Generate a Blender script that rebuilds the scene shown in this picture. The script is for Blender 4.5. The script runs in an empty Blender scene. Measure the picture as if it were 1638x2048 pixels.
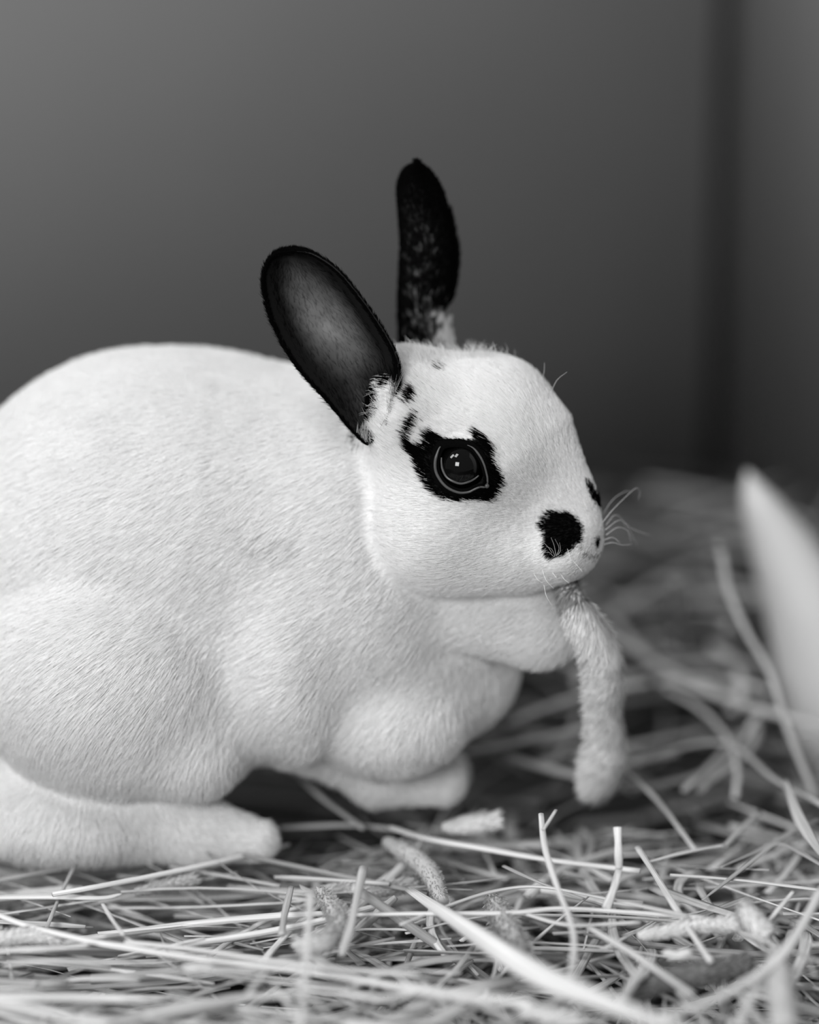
import bpy, math, numpy as np
from mathutils import Vector

# ------------------------------------------------------------------ camera, sky, lamps, exposure
scene = bpy.context.scene
COL = scene.collection
W, H, FPX = 1638.0, 2048.0, 6000.0
CAM = np.array([0.0, -1.152, 0.485]); PITCH = math.radians(15.0)
R_ = np.array([1.0, 0, 0]); F_ = np.array([0, math.cos(PITCH), -math.sin(PITCH)]); U_ = np.array([0, math.sin(PITCH), math.cos(PITCH)])

cam_data = bpy.data.cameras.new('camera')
cam = bpy.data.objects.new('camera', cam_data); COL.objects.link(cam)
cam.location = CAM; cam.rotation_euler = (math.radians(90) - PITCH, 0, 0)
cam_data.sensor_fit = 'VERTICAL'; cam_data.sensor_height = 36.0; cam_data.sensor_width = 28.8
cam_data.lens = 36.0 * FPX / H
cam_data.clip_start = 0.05
cam_data.dof.use_dof = True
cam_data.dof.focus_distance = 1.243
cam_data.dof.aperture_fstop = 2.1
scene.camera = cam

world = bpy.data.worlds.new('world'); scene.world = world; world.use_nodes = True
bg = world.node_tree.nodes['Background']
bg.inputs[0].default_value = (1, 1, 1, 1); bg.inputs[1].default_value = 0.16

def area_lamp(name, loc, target, sx, sy, power):
    ld = bpy.data.lights.new(name, 'AREA'); ld.shape = 'RECTANGLE'; ld.size = sx; ld.size_y = sy; ld.energy = power
    o = bpy.data.objects.new(name, ld); COL.objects.link(o)
    o.location = loc
    o.rotation_euler = (Vector(target) - Vector(loc)).to_track_quat('-Z', 'Y').to_euler()
    return o
area_lamp('window_pane_light', (-0.78, -0.16, 1.12), (0.0, 0.08, 0.08), 0.26, 0.40, 4.0)
area_lamp('window_pane_light', (-0.42, -0.34, 1.30), (0.0, 0.08, 0.08), 0.26, 0.40, 4.0)
area_lamp('front_fill_light', (-0.80, -2.05, 1.05), (0.0, 0.1, 0.10), 0.8, 0.8, 37.0)  # added fill light behind the camera, no known source; brightens chest and undersides

scene.view_settings.view_transform = 'Standard'; scene.view_settings.look = 'None'
scene.view_settings.gamma = 1.0; scene.view_settings.use_curve_mapping = False
scene.view_settings.exposure = 0.27

# ------------------------------------------------------------------ helpers
rng = np.random.default_rng(7)
def pix(px, py, Y):
    """the point in the vertical plane y = Y that the photo shows at this pixel"""
    d = F_ + (px - W/2)/FPX*R_ - (py - H/2)/FPX*U_
    return CAM + d*((Y - CAM[1])/d[1])
def ground(px, py, z=0.0):
    d = F_ + (px - W/2)/FPX*R_ - (py - H/2)/FPX*U_
    return CAM + d*((z - CAM[2])/d[2])
def scl(Y, z=0.1):
    return ((Y - CAM[1])*F_[1] + (z - CAM[2])*F_[2])/FPX
def to_px(P):
    d = P - CAM
    dep = d @ F_
    return np.stack([W/2 + FPX*(d @ R_)/dep, H/2 - FPX*(d @ U_)/dep], -1)

_T = np.random.default_rng(3).random((32, 32, 32)).astype(np.float32)
def vnoise(P, freq, seed=0):
    q = np.asarray(P, np.float64)*freq + seed*17.31
    i = np.floor(q).astype(np.int64); f = q - i; f = f*f*(3 - 2*f)
    out = 0
    for dx in (0, 1):
        for dy in (0, 1):
            for dz in (0, 1):
                w = (f[..., 0] if dx else 1-f[..., 0])*(f[..., 1] if dy else 1-f[..., 1])*(f[..., 2] if dz else 1-f[..., 2])
                out = out + w*_T[(i[..., 0]+dx) % 32, (i[..., 1]+dy) % 32, (i[..., 2]+dz) % 32]
    return out*2 - 1
def unit(v):
    return v/np.maximum(np.linalg.norm(v, axis=-1, keepdims=True), 1e-9)

def make_mesh(name, verts, faces, mat, parent=None, origin=(0, 0, 0), attrs=None, smooth=True):
    me = bpy.data.meshes.new(name)
    verts = np.asarray(verts, np.float64) - np.asarray(origin)
    faces = np.asarray(faces, np.int32)
    n, k = faces.shape
    me.vertices.add(len(verts)); me.vertices.foreach_set('co', verts.astype(np.float32).ravel())
    me.loops.add(n*k); me.loops.foreach_set('vertex_index', faces.ravel())
    me.polygons.add(n); me.polygons.foreach_set('loop_start', np.arange(0, n*k, k, dtype=np.int32))
    me.update(calc_edges=True)
    if smooth: me.polygons.foreach_set('use_smooth', np.ones(n, bool))
    if attrs:
        for an, av in attrs.items():
            av = np.asarray(av, np.float32)
            if av.ndim == 1:
                a = me.attributes.new(an, 'FLOAT', 'POINT'); a.data.foreach_set('value', av)
            else:
                a = me.attributes.new(an, 'FLOAT_VECTOR', 'POINT'); a.data.foreach_set('vector', av.ravel())
    if mat: me.materials.append(mat)
    o = bpy.data.objects.new(name, me); COL.objects.link(o)
    if parent is not None: o.parent = parent
    return o
def tag(o, label=None, cat=None, group=None, kind=None):
    if label: o['label'] = label
    if cat: o['category'] = cat
    if group: o['group'] = group
    if kind: o['kind'] = kind
    return o
def empty(name, loc):
    o = bpy.data.objects.new(name, None); COL.objects.link(o); o.location = loc; o.empty_display_size = 0.02
    return o

# ------------------------------------------------------------------ materials
def new_mat(name):
    m = bpy.data.materials.new(name); m.use_nodes = True
    nt = m.node_tree; b = nt.nodes['Principled BSDF']
    return m, nt, b
def wall_material(name, base, amp):
    m, nt, b = new_mat(name)
    tc = nt.nodes.new('ShaderNodeTexCoord')
    n = nt.nodes.new('ShaderNodeTexNoise'); n.inputs['Scale'].default_value = 3.0; n.inputs['Detail'].default_value = 5
    n2 = nt.nodes.new('ShaderNodeTexNoise'); n2.inputs['Scale'].default_value = 180.0; n2.inputs['Detail'].default_value = 3
    cr = nt.nodes.new('ShaderNodeValToRGB')
    cr.color_ramp.elements[0].color = (base*(1-amp),)*3 + (1,); cr.color_ramp.elements[1].color = (base*(1+amp),)*3 + (1,)
    cr.color_ramp.elements[0].position = 0.3; cr.color_ramp.elements[1].position = 0.7
    bp = nt.nodes.new('ShaderNodeBump'); bp.inputs['Strength'].default_value = 0.25; bp.inputs['Distance'].default_value = 0.002
    nt.links.new(tc.outputs['Object'], n.inputs['Vector']); nt.links.new(tc.outputs['Object'], n2.inputs['Vector'])
    nt.links.new(n.outputs['Fac'], cr.inputs['Fac']); nt.links.new(cr.outputs['Color'], b.inputs['Base Color'])
    nt.links.new(n2.outputs['Fac'], bp.inputs['Height']); nt.links.new(bp.outputs['Normal'], b.inputs['Normal'])
    b.inputs['Roughness'].default_value = 0.8; b.inputs['Specular IOR Level'].default_value = 0.25
    return m
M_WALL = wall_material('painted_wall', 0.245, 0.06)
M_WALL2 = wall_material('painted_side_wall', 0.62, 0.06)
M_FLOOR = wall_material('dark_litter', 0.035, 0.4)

def hair_material(name, spec=0.0):
    m = bpy.data.materials.new(name); m.use_nodes = True; nt = m.node_tree
    nt.nodes.remove(nt.nodes['Principled BSDF']); out = nt.nodes['Material Output']
    at = nt.nodes.new('ShaderNodeAttribute'); at.attribute_name = 'tone'
    cc = nt.nodes.new('ShaderNodeCombineColor')
    d = nt.nodes.new('ShaderNodeBsdfDiffuse'); t = nt.nodes.new('ShaderNodeBsdfTranslucent'); mx = nt.nodes.new('ShaderNodeMixShader')
    mx.inputs[0].default_value = 0.5
    for k in range(3): nt.links.new(at.outputs['Fac'], cc.inputs[k])
    nt.links.new(cc.outputs[0], d.inputs['Color']); nt.links.new(cc.outputs[0], t.inputs['Color'])
    nt.links.new(d.outputs[0], mx.inputs[1]); nt.links.new(t.outputs[0], mx.inputs[2]); nt.links.new(mx.outputs[0], out.inputs['Surface'])
    return m
M_FUR = hair_material('fur_strands')
def tone_material(name, rough=0.8, spec=0.1, sss=0.0):
    m, nt, b = new_mat(name)
    at = nt.nodes.new('ShaderNodeAttribute'); at.attribute_name = 'tone'
    cc = nt.nodes.new('ShaderNodeCombineColor')
    for k in range(3): nt.links.new(at.outputs['Fac'], cc.inputs[k])
    nt.links.new(cc.outputs[0], b.inputs['Base Color'])
    b.inputs['Roughness'].default_value = rough; b.inputs['Specular IOR Level'].default_value = spec
    return m, nt, b
M_SKIN = tone_material('rabbit_coat')[0]
M_EAR = tone_material('ear_skin', 0.6, 0.2)[0]
def plain(name, v, rough, spec=0.5, coat=0.0):
    m, nt, b = new_mat(name)
    n = nt.nodes.new('ShaderNodeTexNoise'); n.inputs['Scale'].default_value = 900; cr = nt.nodes.new('ShaderNodeValToRGB')
    cr.color_ramp.elements[0].color = (v*.75,)*3 + (1,); cr.color_ramp.elements[1].color = (v*1.25,)*3 + (1,)
    tc = nt.nodes.new('ShaderNodeTexCoord'); nt.links.new(tc.outputs['Object'], n.inputs['Vector'])
    nt.links.new(n.outputs['Fac'], cr.inputs['Fac']); nt.links.new(cr.outputs['Color'], b.inputs['Base Color'])
    b.inputs['Roughness'].default_value = rough; b.inputs['Specular IOR Level'].default_value = spec; b.inputs['Coat Weight'].default_value = coat
    b.inputs['Coat Roughness'].default_value = 0.02
    return m
M_EYE = plain('eye_gloss', 0.002, 0.03, 0.35, 0.0)
M_LID = plain('lid_skin_dark', 0.003, 0.6, 0.0)
M_LIDPALE = plain('lid_rim_grey', 0.07, 0.3, 0.4)
M_WHISKER = plain('whisker', 0.75, 0.4)

# hay: tone per vertex, streaks along each stem
m, nt, b = tone_material('dry_hay', 0.55, 0.3)
at2 = nt.nodes.new('ShaderNodeAttribute'); at2.attribute_name = 'suv'
ns = nt.nodes.new('ShaderNodeTexNoise'); ns.inputs['Scale'].default_value = 1.0; ns.inputs['Detail'].default_value = 4; ns.inputs['Roughness'].default_value = 0.6
mr = nt.nodes.new('ShaderNodeMapRange'); mr.inputs[1].default_value = 0.25; mr.inputs[2].default_value = 0.75; mr.inputs[3].default_value = 0.5; mr.inputs[4].default_value = 1.22
mu = nt.nodes.new('ShaderNodeMath'); mu.operation = 'MULTIPLY'
nt.links.new(at2.outputs['Vector'], ns.inputs['Vector']); nt.links.new(ns.outputs['Fac'], mr.inputs[0])
at_ = [n for n in nt.nodes if n.type == 'ATTRIBUTE' and n.attribute_name == 'tone'][0]
cc_ = [n for n in nt.nodes if n.type == 'COMBINE_COLOR'][0]
nt.links.new(at_.outputs['Fac'], mu.inputs[0]); nt.links.new(mr.outputs[0], mu.inputs[1])
for k in range(3): nt.links.new(mu.outputs[0], cc_.inputs[k])
bp = nt.nodes.new('ShaderNodeBump'); bp.inputs['Strength'].default_value = 0.5; bp.inputs['Distance'].default_value = 0.0004
nt.links.new(ns.outputs['Fac'], bp.inputs['Height']); nt.links.new(bp.outputs['Normal'], b.inputs['Normal'])
M_HAY = m

# ------------------------------------------------------------------ the pen: floor and two walls
def slab(name, corners, thick, mat):
    """corners: 4 points of the face seen, thickness goes along -normal"""
    c = np.array(corners, float); n = np.cross(c[1]-c[0], c[3]-c[0]); n /= np.linalg.norm(n)
    v = np.vstack([c, c - n*thick])
    f = [[0, 1, 2, 3], [7, 6, 5, 4], [0, 4, 5, 1], [1, 5, 6, 2], [2, 6, 7, 3], [3, 7, 4, 0]]
    o = make_mesh(name, v, f, mat, smooth=False); o['kind'] = 'structure'; return o
ZF = -0.058
CX, CY = 0.215, 0.85                                   # the corner
SX, SY = CX + 1.1*math.sin(math.radians(20)), CY - 1.1*math.cos(math.radians(20))
slab('floor', [(-1.3, -0.75, ZF), (1.3, -0.75, ZF), (1.3, 0.9, ZF), (-1.3, 0.9, ZF)], 0.02, M_FLOOR)
GAP = 0.011                                            # open joint in the corner
slab('wall_back', [(-1.3, CY, ZF), (CX-GAP, CY, ZF), (CX-GAP, CY, 0.85), (-1.3, CY, 0.85)], 0.02, M_WALL)
slab('dark_backing_1', [(CX-GAP-.03, CY+.02, ZF), (CX+.03, CY+.02, ZF), (CX+.03, CY+.02, 0.85), (CX-GAP-.03, CY+.02, 0.85)], 0.01, M_FLOOR)  # added dark strip behind the joint; its colour makes the dark corner line
slab('wall_right', [(CX, CY, ZF), (SX, SY, ZF), (SX, SY, 0.85), (CX, CY, 0.85)], 0.02, M_WALL2)

# ------------------------------------------------------------------ rabbit body as one signed distance field
class Prim: pass
def ell(px, py, Y, rx, rz, ry, rot=0, k=0.012, yaw=0, grp='body'):
    p = Prim(); p.t = 'e'; p.c = pix(px, py, Y); s = scl(Y, p.c[2])
    p.r = np.array([rx*s, ry, rz*s/0.985]); a = math.radians(rot); b_ = math.radians(yaw)
    Ry = np.array([[math.cos(a), 0, -math.sin(a)], [0, 1, 0], [math.sin(a), 0, math.cos(a)]])
    Rz = np.array([[math.cos(b_), -math.sin(b_), 0], [math.sin(b_), math.cos(b_), 0], [0, 0, 1]])
    p.M = (Rz @ Ry); p.k = k; p.grp = grp
    return p
def cap(a, b_, k=0.012, grp='body'):
    """a, b_ = (px, py, Y, radius in px)"""
    p = Prim(); p.t = 'c'; p.a = pix(*a[:3]); p.b = pix(*b_[:3]); p.ra = a[3]*scl(a[2], p.a[2]); p.rb = b_[3]*scl(b_[2], p.b[2]); p.k = k; p.grp = grp
    return p
def prim_d(p, P):
    if p.t == 'e':
        q = (P - p.c.astype(P.dtype)) @ p.M.astype(P.dtype)
        k0 = np.sqrt(((q/p.r.astype(P.dtype))**2).sum(-1)); k1 = np.sqrt(((q/(p.r**2).astype(P.dtype))**2).sum(-1))
        return k0*(k0 - 1)/np.maximum(k1, 1e-6)
    ab = (p.b - p.a); L2 = float(ab @ ab); q = P - p.a.astype(P.dtype)
    t = np.clip(q @ (ab/L2).astype(P.dtype), 0, 1)
    return np.linalg.norm(q - t[..., None]*ab.astype(P.dtype), axis=-1) - (p.ra + (p.rb - p.ra)*t).astype(P.dtype)
def smin(a, b_, k):
    h = np.maximum(k - np.abs(a - b_), 0)/k
    return np.minimum(a, b_) - h*h*k*0.25

MID = 0.14
BODY = [
    ell(285, 1125, MID, 412, 382, .080),
    ell(300, 1090, MID, 330, 370, .074, k=.02),
    ell(470, 1050, MID, 290, 318, .072, k=.02),
    ell(520, 1290, .135, 320, 195, .068, k=.03),
    ell(680, 1000, .125, 190, 245, .055, rot=-20, k=.03),           # neck
    ell(700, 1180, .125, 250, 230, .064, k=.03),                    # chest
    ell(880, 1330, .135, 150, 130, .050, k=.02),                    # breast below the dewlap
    ell(220, 1345, .088, 275, 250, .052, rot=-8, k=.006),           # near haunch
    ell(220, 1345, 2*MID-.088, 275, 250, .052, rot=-8, k=.006),     # far haunch
    ell(388, 1490, .082, 104, 98, .034, rot=20, k=.012),             # knee
    ell(450, 1375, .10, 90, 112, .035, rot=0, k=.02),               # flank bulge
    ell(110, 1620, .085, 230, 95, .035, rot=-4, k=.010),            # lower hind leg
    cap((150, 1640, .080, 70), (400, 1662, .076, 60), k=.006),      # hind foot
    cap((400, 1662, .076, 62), (512, 1680, .072, 38), k=.006),
    cap((150, 1640, .21, 66), (480, 1650, .21, 50), k=.006),
    ell(585, 1330, .085, 95, 185, .035, rot=8, k=.015),             # upper foreleg
    cap((590, 1460, .098, 66), (760, 1540, .105, 56), k=.010),      # forearm
    cap((760, 1545, .105, 60), (880, 1562, .108, 46), k=.008),      # paw
    cap((760, 1520, .165, 55), (890, 1545, .165, 40), k=.008),      # far paw
    ell(790, 1425, .096, 150, 118, .038, rot=10, k=.010),           # furry fold above the paw
    cap((830, 1195, .092, 72), (1075, 1238, .090, 92), k=.008),     # dewlap
    ell(-190, 1420, MID, 90, 90, .04, k=.02),                       # tail
]
HEAD = [
    ell(915, 885, .096, 178, 168, .040, grp='head'),
    ell(1000, 850, .092, 112, 122, .030, k=.012, grp='head'),
    cap((1025, 950, .084, 122), (1144, 1066, .074, 58), k=.012, grp='head'),
    cap((1085, 872, .084, 52), (1160, 1000, .077, 33), k=.012, grp='head'),
    ell(880, 1035, .088, 148, 142, .042, k=.015, grp='head'),
    ell(1010, 1085, .084, 150, 92, .032, rot=-8, k=.015, grp='head'),
    ell(1120, 1088, .075, 72, 60, .024, k=.008, grp='head'),
    ell(930, 930, .072, 112, 80, .018, rot=-15, k=.016, grp='head'),
    ell(800, 800, .090, 70, 90, .036, k=.02, grp='head'),
]
EYE_PX = (922., 932.)
def sdf_head(P):
    d = prim_d(HEAD[0], P)
    for p in HEAD[1:]: d = smin(d, prim_d(p, P), p.k)
    return d
def sdf_body(P):
    d = prim_d(BODY[0], P)
    for p in BODY[1:]: d = smin(d, prim_d(p, P), p.k)
    return d
def sdf(P): return smin(sdf_head(P), sdf_body(P), 0.0060)
def surf(px, py, fn=sdf):
    d = F_ + (px - W/2)/FPX*R_ - (py - H/2)/FPX*U_; d = d/np.linalg.norm(d)
    t = 1.05
    for _ in range(120):
        s = float(fn((CAM + d*t)[None])[0]); t += s*0.7
        if s < 1e-5: break
        if t > 1.6: return None
    return CAM + d*t
EYE_S = surf(*EYE_PX); EYE_R = 0.0094
_e = 1e-4
def grad(P, fn=sdf):
    P = np.atleast_2d(P); g = np.stack([fn(P + np.eye(3)[i]*_e) - fn(P - np.eye(3)[i]*_e) for i in range(3)], -1)
    return unit(g)
EYE_N = grad(EYE_S)[0]; EYE_C = EYE_S - EYE_N*(EYE_R - 0.0030)
def sdf_full(P):
    s = sdf(P)
    sock = EYE_R + 0.0012 - np.linalg.norm(P - EYE_C.astype(P.dtype), axis=-1)
    return np.maximum(s, sock)

h = 0.0021
lo = np.array([-0.36, 0.0, -0.012]); hi = np.array([0.115, 0.275, 0.262])
nx, ny, nz = [int(v) for v in np.ceil((hi - lo)/h)]
xs = (lo[0] + h*np.arange(nx)).astype(np.float32); ys = (lo[1] + h*np.arange(ny)).astype(np.float32); zs = (lo[2] + h*np.arange(nz)).astype(np.float32)
G = np.empty((nx, ny, nz, 3), np.float32); G[..., 0] = xs[:, None, None]; G[..., 1] = ys[None, :, None]; G[..., 2] = zs[None, None, :]
V = sdf_full(G)
# surface nets
ins = V < 0
cnt = np.zeros((nx-1, ny-1, nz-1), np.int8)
for dx in (0, 1):
    for dy in (0, 1):
        for dz in (0, 1): cnt += ins[dx:nx-1+dx, dy:ny-1+dy, dz:nz-1+dz]
act = (cnt > 0) & (cnt < 8)
ci = np.argwhere(act); idx = np.full(act.shape, -1, np.int64); idx[act] = np.arange(len(ci))
acc = np.zeros((len(ci), 3)); wt = np.zeros(len(ci))
corners = [(a, b_, c) for a in (0, 1) for b_ in (0, 1) for c in (0, 1)]
for a in corners:
    for b_ in corners:
        if sum(abs(a[i]-b_[i]) for i in range(3)) == 1 and a < b_:
            va = V[ci[:, 0]+a[0], ci[:, 1]+a[1], ci[:, 2]+a[2]]; vb = V[ci[:, 0]+b_[0], ci[:, 1]+b_[1], ci[:, 2]+b_[2]]
            cr = (va < 0) != (vb < 0); t = np.where(cr, va/np.where(cr, va - vb, 1), 0)
            acc += np.where(cr[:, None], np.array(a) + t[:, None]*(np.array(b_) - np.array(a)), 0); wt += cr
BV = lo + h*(ci + acc/wt[:, None])
quads = []
for ax in range(3):
    o1, o2 = [(1, 2), (2, 0), (0, 1)][ax]
    sa = [slice(None)]*3; sb = [slice(None)]*3; sa[ax] = slice(0, -1); sb[ax] = slice(1, None)
    A, B = ins[tuple(sa)], ins[tuple(sb)]
    e = np.argwhere(A != B)
    e = e[(e[:, o1] > 0) & (e[:, o2] > 0) & (e[:, o1] < V.shape[o1]-1) & (e[:, o2] < V.shape[o2]-1)]
    flip = A[e[:, 0], e[:, 1], e[:, 2]]
    def cell(d1, d2):
        c = e.copy(); c[:, o1] -= d1; c[:, o2] -= d2; return idx[c[:, 0], c[:, 1], c[:, 2]]
    q = np.stack([cell(1, 1), cell(0, 1), cell(0, 0), cell(1, 0)], 1)
    q[~flip] = q[~flip][:, ::-1]; quads.append(q)
BQ = np.concatenate(quads)
BN = unit(grad(BV, sdf))

# coat markings: lateral outlines on the side of the head, as seen in profile
EYE_PATCH = [(841,827),(819,846),(813,869),(817,906),(836,922),(846,952),(869,982),(892,998),(925,1004),(958,1000),(991,1006),(1004,985),(1015,965),(1004,942),(995,919),(998,899),(984,886),(971,869),(954,864),(950,882),(918,880),(889,877),(869,864),(855,871),(853,887),(839,896),(829,890),(828,866),(842,842)]
NOSE_SPOT = [(1090,1031),(1109,1023),(1142,1026),(1162,1041),(1170,1061),(1166,1080),(1149,1097),(1133,1107),(1106,1115),(1090,1100),(1091,1071),(1081,1051)]
FAR_SPOT = [(1172,962),(1184,972),(1205,1000),(1225,1040),(1202,1024),(1188,1005),(1180,990)]
EAR_SPOT = [(758,690),(785,700),(799,735),(793,768),(776,784),(760,765),(755,730)]
SPOT_A = [(822,780),(836,776),(838,790),(829,808),(817,817),(812,803)]
SPOT_B = [(882,733),(893,730),(903,737),(896,741),(888,747),(880,744)]
EAR_ROOT = [(716,700),(750,700),(758,745),(754,775),(766,792),(764,830),(748,858),(728,876),(712,878),(710,850)]
LIP = [(1163,1088),(1170,1101),(1184,1110),(1198,1105),(1208,1092),(1204,1108),(1190,1118),(1172,1112),(1160,1095)]
NOSTRIL = [(1193,1075),(1200,1073),(1201,1084),(1196,1094),(1191,1090)]
def in_poly(q, poly):
    x, y = q[:, 0], q[:, 1]; r = np.zeros(len(q), bool); n = len(poly)
    for i in range(n):
        x1, y1 = poly[i]; x2, y2 = poly[(i+1) % n]
        c = ((y1 > y) != (y2 > y)) & (x < (x2-x1)*(y-y1)/((y2-y1) if y2 != y1 else 1e-9) + x1)
        r ^= c
    return r
def coat(P, jitter=3.0):
    """coat tone at surface points: white with black markings"""
    n = len(P); q = to_px(P) + rng.normal(0, jitter, (n, 2))
    near = P[:, 1] < 0.098
    tone = np.full(n, 0.93)
    blk = near & (in_poly(q, EYE_PATCH) | in_poly(q, NOSE_SPOT) | in_poly(q, SPOT_A) | in_poly(q, EAR_ROOT))
    blk |= in_poly(q, SPOT_B) & (rng.random(n) < 0.6)
    blk |= in_poly(q, FAR_SPOT) | (in_poly(q, EAR_SPOT) & near & (rng.random(n) < 0.85)) | (near & in_poly(q, NOSTRIL))
    # the same mask on the hidden cheek
    mir = P.copy(); mir[:, 1] = 0.168 - P[:, 1]
    far = P[:, 1] > 0.108
    qm = to_px(mir) + rng.normal(0, jitter, (n, 2)); blk |= far & in_poly(qm, EYE_PATCH)
    lip = near & in_poly(q, LIP) & ~blk; tone[lip & (rng.random(n) < .6)] = 0.35
    tone[blk] = 0.004
    return tone

rab = empty('rabbit', (-0.02, MID, 0.0)); RO = np.array([-0.02, MID, 0.0])
tag(rab, 'white rabbit with black ears, black eye patch and nose spot, crouching on hay and nibbling', 'rabbit')
body = make_mesh('body', BV, BQ, M_SKIN, rab, RO, {'tone': coat(BV, 0.5)*0.70})

# eye ball, lids
def sphere(c, r, nu=48, nv=32):
    v = []; f = []
    for j in range(nv+1):
        th = math.pi*j/nv
        for i in range(nu):
            ph = 2*math.pi*i/nu; v.append((c[0]+r*math.sin(th)*math.cos(ph), c[1]+r*math.sin(th)*math.sin(ph), c[2]+r*math.cos(th)))
    for j in range(nv):
        for i in range(nu):
            f.append((j*nu+i, (j+1)*nu+i, (j+1)*nu+(i+1) % nu, j*nu+(i+1) % nu))
    return v, f
v, f = sphere(EYE_C, EYE_R)
make_mesh('eye', v, f, M_EYE, rab, RO)
def catmull(pts, n, closed=False):
    p = np.asarray(pts, float); m_ = len(p)
    if m_ == 2 and not closed:
        t = np.linspace(0, 1, n)[:, None]; return p[0]*(1-t) + p[1]*t
    tt = np.linspace(0, m_ if closed else m_-1, n, endpoint=not closed)
    i = np.floor(tt).astype(int); 
    if not closed: i = np.minimum(i, m_-2)
    f_ = (tt - i)[:, None]
    g = (lambda k: p[k % m_]) if closed else (lambda k: np.where(((k < 0) | (k > m_-1))[:, None], np.where((k < 0)[:, None], 2*p[0]-p[1], 2*p[-1]-p[-2]), p[np.clip(k, 0, m_-1)]))
    a, b1, c, d = g(i-1), g(i), g(i+1), g(i+2)
    return 0.5*((2*b1) + (-a+c)*f_ + (2*a-5*b1+4*c-d)*f_**2 + (-a+3*b1-3*c+d)*f_**3)
def tube(path, rad, sides=8, flat=1.0, up=(0, 0, 1), closed=False, cap_ends=True, twist=0.0):
    """verts, quads; rad scalar/array; flat = thickness/width of an elliptic section"""
    p = np.asarray(path, float); n = len(p); rad = np.broadcast_to(np.asarray(rad, float), (n,))
    t = unit(np.roll(p, -1, 0) - np.roll(p, 1, 0)) if closed else unit(np.gradient(p, axis=0))
    up = np.broadcast_to(np.asarray(up, float), (n, 3))
    s = np.cross(t, up); bad = np.linalg.norm(s, axis=1) < 1e-3; s[bad] = np.cross(t[bad], (1, 0, 0)); s = unit(s); u = np.cross(s, t)
    if twist:
        a = np.linspace(0, twist, n)[:, None]; s, u = s*np.cos(a)+u*np.sin(a), u*np.cos(a)-s*np.sin(a)
    th = np.linspace(0, 2*math.pi, sides, endpoint=False)
    v = p[:, None] + rad[:, None, None]*(np.cos(th)[None, :, None]*s[:, None] + flat*np.sin(th)[None, :, None]*u[:, None])
    v = v.reshape(-1, 3)
    i = np.arange(n if closed else n-1)[:, None]*sides; j = np.arange(sides)[None]; j2 = (j+1) % sides
    i2 = (i + sides) % (n*sides)
    f_ = np.stack([i+j, i2+j, i2+j2, i+j2], -1).reshape(-1, 4)
    if cap_ends and not closed:
        if sides == 6: ce = [[0, 1, 2, 3], [0, 3, 4, 5]]
        elif sides == 4: ce = [[0, 1, 2, 3]]
        else: ce = [[0, k, k+1, min(k+2, sides-1)] for k in range(1, sides-2, 2)] + ([[0, sides-2, sides-1, sides-1]] if False else [])
        ce = np.array(ce); f_ = np.vstack([f_, ce, (n-1)*sides + ce[:, ::-1]])
    return v, f_
def lift(px, py, off):
    """point on the eye ball or, outside it, on the coat, raised by off"""
    d = F_ + (px - W/2)/FPX*R_ - (py - H/2)/FPX*U_; d = d/np.linalg.norm(d)
    oc = CAM - EYE_C; b1 = oc @ d; rr = EYE_R + off; disc = b1*b1 - (oc @ oc - rr*rr)
    te = -b1 - math.sqrt(disc) if disc > 0 else 1e9
    s = surf(px, py); ts = (s - CAM) @ d - off
    return CAM + d*min(te, ts)
OUT = [(881,893),(873.6,909.5),(870.3,926),(872,943.5),(879.7,959),(890.7,972),(905,981),(921.4,985.8),(938,984),(949,978.7),(960,974.3),(973,973.2),(975,958),(972,942.4),(967.6,928),(960,912.7),(946.7,896.3),(930,889),(912,887),(895,888)]
INN = [(883,915),(883,926),(885.2,939),(892.8,953.4),(905,962),(921.4,967),(938,963.3),(949,957.8),(957.7,951)]
s_ = scl(0.05, .17)
# dark lid: a band between coat and ball
o3 = np.array([lift(*(np.array(EYE_PX) + 1.22*(np.array(q) - EYE_PX)), 0.0002) for q in OUT])
m3 = np.array([lift(q[0], q[1], 0.0007) for q in OUT])
i3 = np.array([lift(*(np.array(EYE_PX) + 0.84*(np.array(q) - EYE_PX)), 0.00015) for q in OUT])
nn = 60
rings = [catmull(a, nn, True) for a in (o3, m3, i3)]
v = np.vstack(rings); f = []
for k in range(2):
    for i in range(nn): f.append((k*nn+i, k*nn+(i+1) % nn, (k+1)*nn+(i+1) % nn, (k+1)*nn+i))
lid = make_mesh('eyelid', v, f, M_LID, rab, RO)
pts = catmull([lift(q[0], q[1], 0.0011) for q in OUT], 80, True)
wob = 2.6 + 0.6*np.sin(np.linspace(0, 2*math.pi, 80)*1 + 1)
fade = np.ones(80)
v, f = tube(pts[:68], (wob*s_)[:68]*np.concatenate([np.linspace(.4, 1, 6), np.ones(56), np.linspace(1, .2, 6)]), 8, 0.8, EYE_N)
make_mesh('lid_rim', v, f, M_LIDPALE, lid, RO)['label'] = 'pale grey rim of the eyelid'
pts = catmull([lift(q[0], q[1], 0.0002) for q in INN], 40)
v, f = tube(pts, 2.6*s_*np.sin(np.linspace(0.25, math.pi-0.25, 40))**0.5, 8, 0.4, EYE_N)
make_mesh('lid_rim', v, f, M_LIDPALE, lid, RO)
v, f = sphere(lift(974, 972, 0.0008), 5.0*s_, 16, 10)
make_mesh('tear_duct', v, f, M_LIDPALE, lid, RO)
# far eye
Q = np.array([EYE_C[0], 0.168 - EYE_C[1], EYE_C[2]])
v, f = sphere(Q, EYE_R); make_mesh('eye', v, f, M_EYE, rab, RO)

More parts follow.
